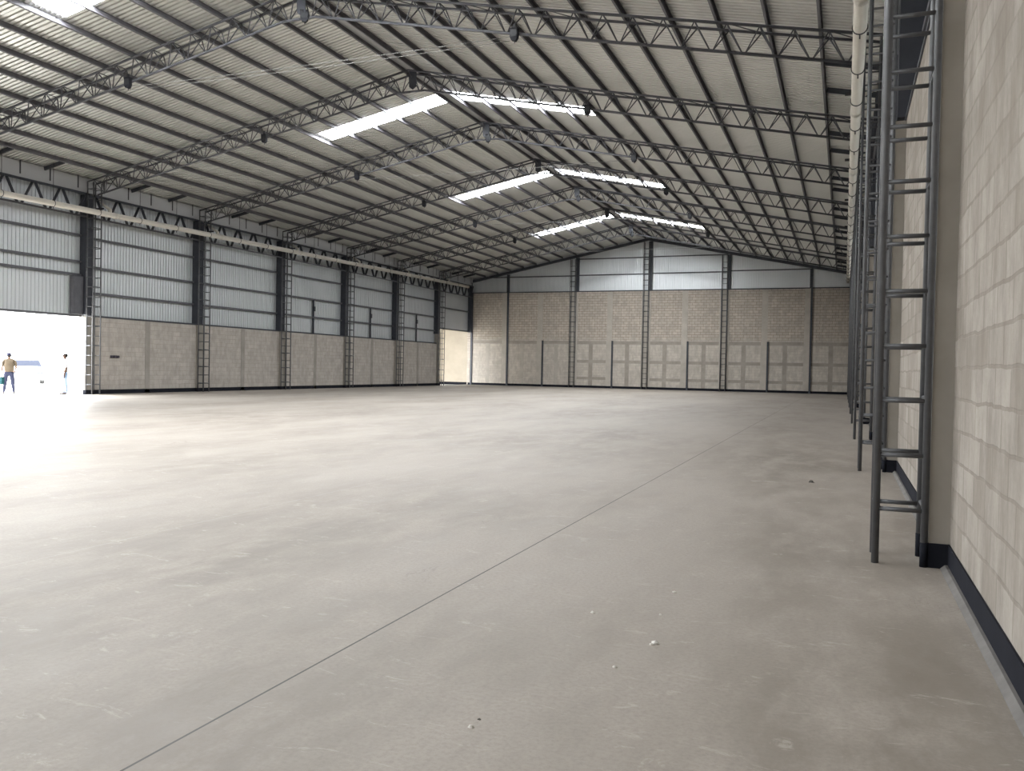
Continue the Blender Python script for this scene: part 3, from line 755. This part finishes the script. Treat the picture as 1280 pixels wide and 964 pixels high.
def ball(name, c, r, mat, parent, seg=16):
    m = MB(); P = []; F = []; n = seg; k = seg//2
    for i in range(k+1):
        th = math.pi*i/k
        for j in range(n):
            a = 2*math.pi*j/n; P.append((c[0]+r[0]*math.sin(th)*math.cos(a), c[1]+r[1]*math.sin(th)*math.sin(a), c[2]+r[2]*math.cos(th)))
    for i in range(k):
        for j in range(n): F.append((i*n+j, (i+1)*n+j, (i+1)*n+(j+1) % n, i*n+(j+1) % n))
    m.poly(P, F); return build(name, m, mat, parent, True)
def chain(pts): return [(i, i+1) for i in range(len(pts)-1)]
def person(loc, rz, label, spec):
    t = empty('person', loc, rz); tag(t, label, 'person')
    H = spec['h']; k = H/1.72
    def V(x, y, z, r, r2=None): return (x*k, y*k, z*k, r*k, (r2 or r)*k)
    hip = 0.095*spec.get('stance', 1.0); fs = spec.get('feet', 0.14)
    # one continuous body: pelvis, spine, neck, head, arms with hands and fingers, legs with feet (faces -y)
    vs = [V(0, 0, 0.93, 0.125, 0.105), V(0, 0, 1.08, 0.115, 0.095), V(0, 0.005, 1.25, 0.14, 0.105), V(0, 0.01, 1.40, 0.12, 0.09), V(0, 0.005, 1.475, 0.055, 0.052),
          V(0, -0.005, 1.54, 0.062, 0.07), V(0, -0.012, 1.62, 0.076, 0.092), V(0, -0.005, 1.685, 0.058, 0.07)]
    es = [(0, 1), (1, 2), (2, 3), (3, 4), (4, 5), (5, 6), (6, 7)]
    def limb(root, pts):
        b = root
        for p in pts: vs.append(p); es.append((b, len(vs)-1)); b = len(vs)-1
        return b
    for s, key in ((-1, 'armL'), (1, 'armR')):
        sh, el, wr_, ha = spec[key]
        b = limb(3, [V(s*0.13, 0.01, 1.405, 0.065), V(s*sh[0], sh[1], sh[2], 0.055), V(s*el[0], el[1], el[2], 0.042), V(s*wr_[0], wr_[1], wr_[2], 0.030, 0.024), V(s*ha[0], ha[1], ha[2], 0.036, 0.018)])
        hd = Vector((s*ha[0], ha[1], ha[2])); dr = (hd-Vector((s*wr_[0], wr_[1], wr_[2]))).normalized(); sd = dr.cross(Vector((s, 0.3, 0.2))).normalized()
        for q, ln in ((-0.027, 0.062), (-0.009, 0.075), (0.009, 0.070), (0.027, 0.052)):
            p1 = hd+sd*q+dr*0.035; p2 = p1+dr*ln*0.55; p3 = p2+dr*ln*0.45+Vector((-s*0.015, -0.012, 0))
            limb(b, [V(*p1, 0.0095), V(*p2, 0.0085), V(*p3, 0.007)])
        p1 = hd-dr*0.02+sd*0.04; limb(b, [V(*p1, 0.012), V(*(p1+dr*0.045+sd*0.02), 0.009)])
    for s, key in ((-1, 'legL'), (1, 'legR')):
        kn, an, toe = spec[key]
        limb(0, [V(s*hip, 0, 0.86, 0.095), V(s*kn[0], kn[1], 0.49, 0.062), V(s*(kn[0]*0.4+an[0]*0.6), kn[1]*0.4+an[1]*0.6+0.015, 0.32, 0.056), V(s*an[0], an[1], 0.085, 0.040), V(s*toe[0], toe[1], 0.035, 0.035, 0.030)])
    skin_body('body', vs, es, M['skin'], t)
    # clothes follow the body with their own surfaces
    e = 0.016 + 0.03*(spec.get('wide', 1.0)-1)*3
    tv = [V(0, 0, 0.90, 0.135+e, 0.115+e), V(0, 0, 1.06, 0.13+e, 0.105+e), V(0, 0.005, 1.25, 0.15+e, 0.112+e), V(0, 0.01, 1.395, 0.125+e, 0.09+e), V(0, 0.006, 1.445, 0.07, 0.068)]
    te = [(0, 1), (1, 2), (2, 3), (3, 4)]; vs2, es2 = tv, te
    for s, key in ((-1, 'armL'), (1, 'armR')):
        sh, el, wr_, ha = spec[key]; f = spec.get('sleeve', 0.75)
        mid = [sh[i]*(1-f)+el[i]*f for i in range(3)]
        b = 3
        for p in (V(s*0.13, 0.01, 1.405, 0.075), V(s*sh[0], sh[1], sh[2], 0.068), V(s*mid[0], mid[1], mid[2], 0.062)):
            vs2.append(p); es2.append((b, len(vs2)-1)); b = len(vs2)-1
    skin_body('shirt', vs2, es2, M[spec['shirt']], t)
    vs3 = [V(0, 0, 0.93, 0.14, 0.12), V(0, 0, 0.99, 0.132, 0.112)]; es3 = [(0, 1)]
    for s, key in ((-1, 'legL'), (1, 'legR')):
        kn, an, toe = spec[key]; b = 0
        for p in (V(s*hip, 0, 0.84, 0.108), V(s*kn[0], kn[1], 0.49, 0.078), V(s*an[0], an[1]+0.01, 0.12, 0.060), V(s*an[0], an[1], 0.085, 0.058)):
            vs3.append(p); es3.append((b, len(vs3)-1)); b = len(vs3)-1
    skin_body('trousers', vs3, es3, M[spec['trousers']], t)
    for s, key in ((-1, 'legL'), (1, 'legR')):
        kn, an, toe = spec[key]
        skin_body('shoe', [V(s*an[0], an[1]+0.03, 0.052, 0.050, 0.052), V(s*(an[0]+toe[0])/2, (an[1]+toe[1])/2, 0.045, 0.050, 0.045), V(s*toe[0], toe[1]-0.03, 0.036, 0.042, 0.036)], [(0, 1), (1, 2)], M['shoe'], t, 2)
    # face: eyes, brows, nose, mouth, ears (faces -y)
    fz = 1.605*k
    for s in (-1, 1):
        ball('eye', (s*0.031*k, -0.092*k, fz+0.012), (0.012, 0.008, 0.008), M['hair'], t, 8)
        ball('ear', (s*0.078*k, 0.0, fz), (0.012, 0.022, 0.034), M['skin'], t, 10)
    ball('nose', (0, -0.108*k, fz-0.012), (0.013, 0.018, 0.024), M['skin'], t, 10)
    ball('mouth', (0, -0.094*k, fz-0.052), (0.025, 0.010, 0.007), M['box'], t, 8)
    if spec.get('cap'):
        m = MB(); n = 18; P = []; F = []
        for i in range(7):
            th = math.pi*0.54*i/6
            for j in range(n):
                a = 2*math.pi*j/n; P.append((0.100*k*math.sin(th)*math.cos(a), 0.008*k+0.122*k*math.sin(th)*math.sin(a), 1.632*k+0.102*k*math.cos(th)))
        for i in range(6):
            for j in range(n): F.append((i*n+j, (i+1)*n+j, (i+1)*n+(j+1) % n, i*n+(j+1) % n))
        m.poly(P, F)
        m.prism([(-0.075, -0.09), (-0.06, -0.17), (0, -0.195), (0.06, -0.17), (0.075, -0.09)], lambda x, y: (x*k, y*k, 1.625*k), lambda x, y: (x*k, y*k, 1.635*k))
        build('cap', m, M['cap'], t, True)
    ball('hair', (0, 0.022*k, 1.622*k), (0.090*k, 0.105*k, 0.092*k), M['hair'], t)
    return t
view = math.atan2(-32.0, 25.37)
person((-32.0, 25.37, -0.03), R(232), 'person seen from behind in a tan shirt, blue jeans and a cap', dict(
    h=1.70, stance=1.1, wide=1.6, shirt='tan', trousers='jeans', cap=True, sleeve=0.8,
    armL=((0.205, 0.01, 1.37), (0.255, 0.03, 1.10), (0.22, -0.13, 0.97), (0.19, -0.20, 0.96)), armR=((0.205, 0.01, 1.37), (0.245, 0.03, 1.10), (0.27, 0.0, 0.87), (0.275, -0.01, 0.79)),
    legL=((0.13, -0.01), (0.18, 0.0), (0.20, -0.14)), legR=((0.13, -0.01), (0.18, 0.0), (0.20, -0.14))))
person((-29.75, 26.1, 0.0), R(-38), 'person standing sideways in the bright doorway in a white shirt and pale jeans', dict(
    h=1.70, stance=0.85, shirt='white_shirt', trousers='pale_jeans', sleeve=0.95,
    armL=((0.185, 0.0, 1.37), (0.20, 0.06, 1.10), (0.16, -0.10, 0.95), (0.14, -0.17, 0.93)), armR=((0.185, 0.0, 1.37), (0.21, 0.04, 1.09), (0.20, -0.02, 0.86), (0.20, -0.03, 0.78)),
    legL=((0.095, -0.03), (0.10, -0.04), (0.11, -0.18)), legR=((0.10, 0.02), (0.105, 0.05), (0.115, -0.09))))
# ------------------------------------------------------------------ teal bag by the person with the cap
t = empty('shopping_bag', (-32.175, 25.15, 0.36)); tag(t, 'small teal bag hanging from the hand of the person with the cap', 'bag')
m = MB(); m.prism([(-0.11, 0.0), (0.11, 0.0), (0.13, 0.24), (0.10, 0.32), (-0.10, 0.32), (-0.13, 0.24)], lambda x, z: (x, -0.07, z), lambda x, z: (x, 0.07, z)); build('pouch', m, M['teal'], t)
build('strap', MB().ring((0, 0, 0.34), (0, 1, 0), 0.09, 0.012, 14, 6, 0, math.pi*2), M['teal'], t)

# ------------------------------------------------------------------ car in the yard
def car(loc, rz, label):
    t = empty('car', loc, rz); tag(t, label, 'car')
    # x forward, y across
    prof = [(-2.05, 0.32), (-2.12, 0.55), (-2.08, 0.90), (-1.55, 0.98), (-1.05, 1.38), (-0.55, 1.46), (0.35, 1.44), (1.10, 0.99), (1.85, 0.86), (2.12, 0.66), (2.12, 0.34), (1.7, 0.24), (-1.7, 0.24)]
    m = MB(); n = len(prof); cols = []
    def half(z): return 0.86 if z < 0.95 else 0.86-(z-0.95)*0.42
    P = [(x, -half(z), z) for x, z in prof]+[(x, half(z), z) for x, z in prof]
    F = [(i, (i+1) % n, n+(i+1) % n, n+i) for i in range(n)]+[tuple(range(n-1, -1, -1)), tuple(range(n, 2*n))]
    m.poly(P, F); build('body', m, M['car'], t)
    def strip(a, b, inset, nm):
        (x0, z0), (x1, z1) = a, b; d = Vector((x1-x0, 0, z1-z0)); nn = Vector((-d.z, 0, d.x)).normalized()*0.006
        if nn.z < 0: nn = -nn
        mm = MB(); p = [Vector((x0+d.x*u, sg*(half(z0+d.z*u)-inset), z0+d.z*u)) for u, sg in ((0.08, -1), (0.08, 1), (0.92, 1), (0.92, -1))]
        mm.poly([q+nn for q in p]+[q-nn for q in p], [(0, 1, 2, 3), (7, 6, 5, 4), (0, 4, 5, 1), (1, 5, 6, 2), (2, 6, 7, 3), (3, 7, 4, 0)]); build(nm, mm, M['car_glass'], t)
    strip((1.10, 0.99), (0.35, 1.44), 0.07, 'windscreen'); strip((-1.55, 0.98), (-1.05, 1.38), 0.07, 'rear_window')
    for sg in (-1, 1):
        for xs in (((-1.25, 1.02), (-0.98, 1.32), (-0.25, 1.36), (-0.25, 1.02)), ((-0.17, 1.02), (-0.17, 1.36), (0.30, 1.35), (0.88, 1.02))):
            mm = MB(); mm.prism(list(xs), lambda x, z: (x, sg*(half(z)-0.004), z), lambda x, z: (x, sg*(half(z)+0.006), z)); build('side_window', mm, M['car_glass'], t)
        for x in (-1.32, 1.36):
            wv = build('wheel', MB().tube((x, sg*0.66, 0.31), (x, sg*0.87, 0.31), 0.31, 24), M['tyre'], t); build('rim', MB().tube((x, sg*0.86, 0.31), (x, sg*0.88, 0.31), 0.19, 16), M['rim'], wv)
        build('headlight', MB().box(2.05, 2.125, sg*0.62-0.16, sg*0.62+0.16, 0.60, 0.74), M['lamp_glass'], t)
        build('tail_light', MB().box(-2.13, -2.06, sg*0.66-0.13, sg*0.66+0.13, 0.68, 0.84), M['red'], t)
        build('wing_mirror', MB().box(0.70, 0.82, sg*0.93-0.09, sg*0.93+0.09, 0.98, 1.10), M['car'], t)
    build('number_plate', MB().box(2.11, 2.13, -0.25, 0.25, 0.42, 0.53), M['plate'], t)
    return t
car((-46.0, 37.7, -0.03), R(-39), 'white car parked far out in the bright yard')
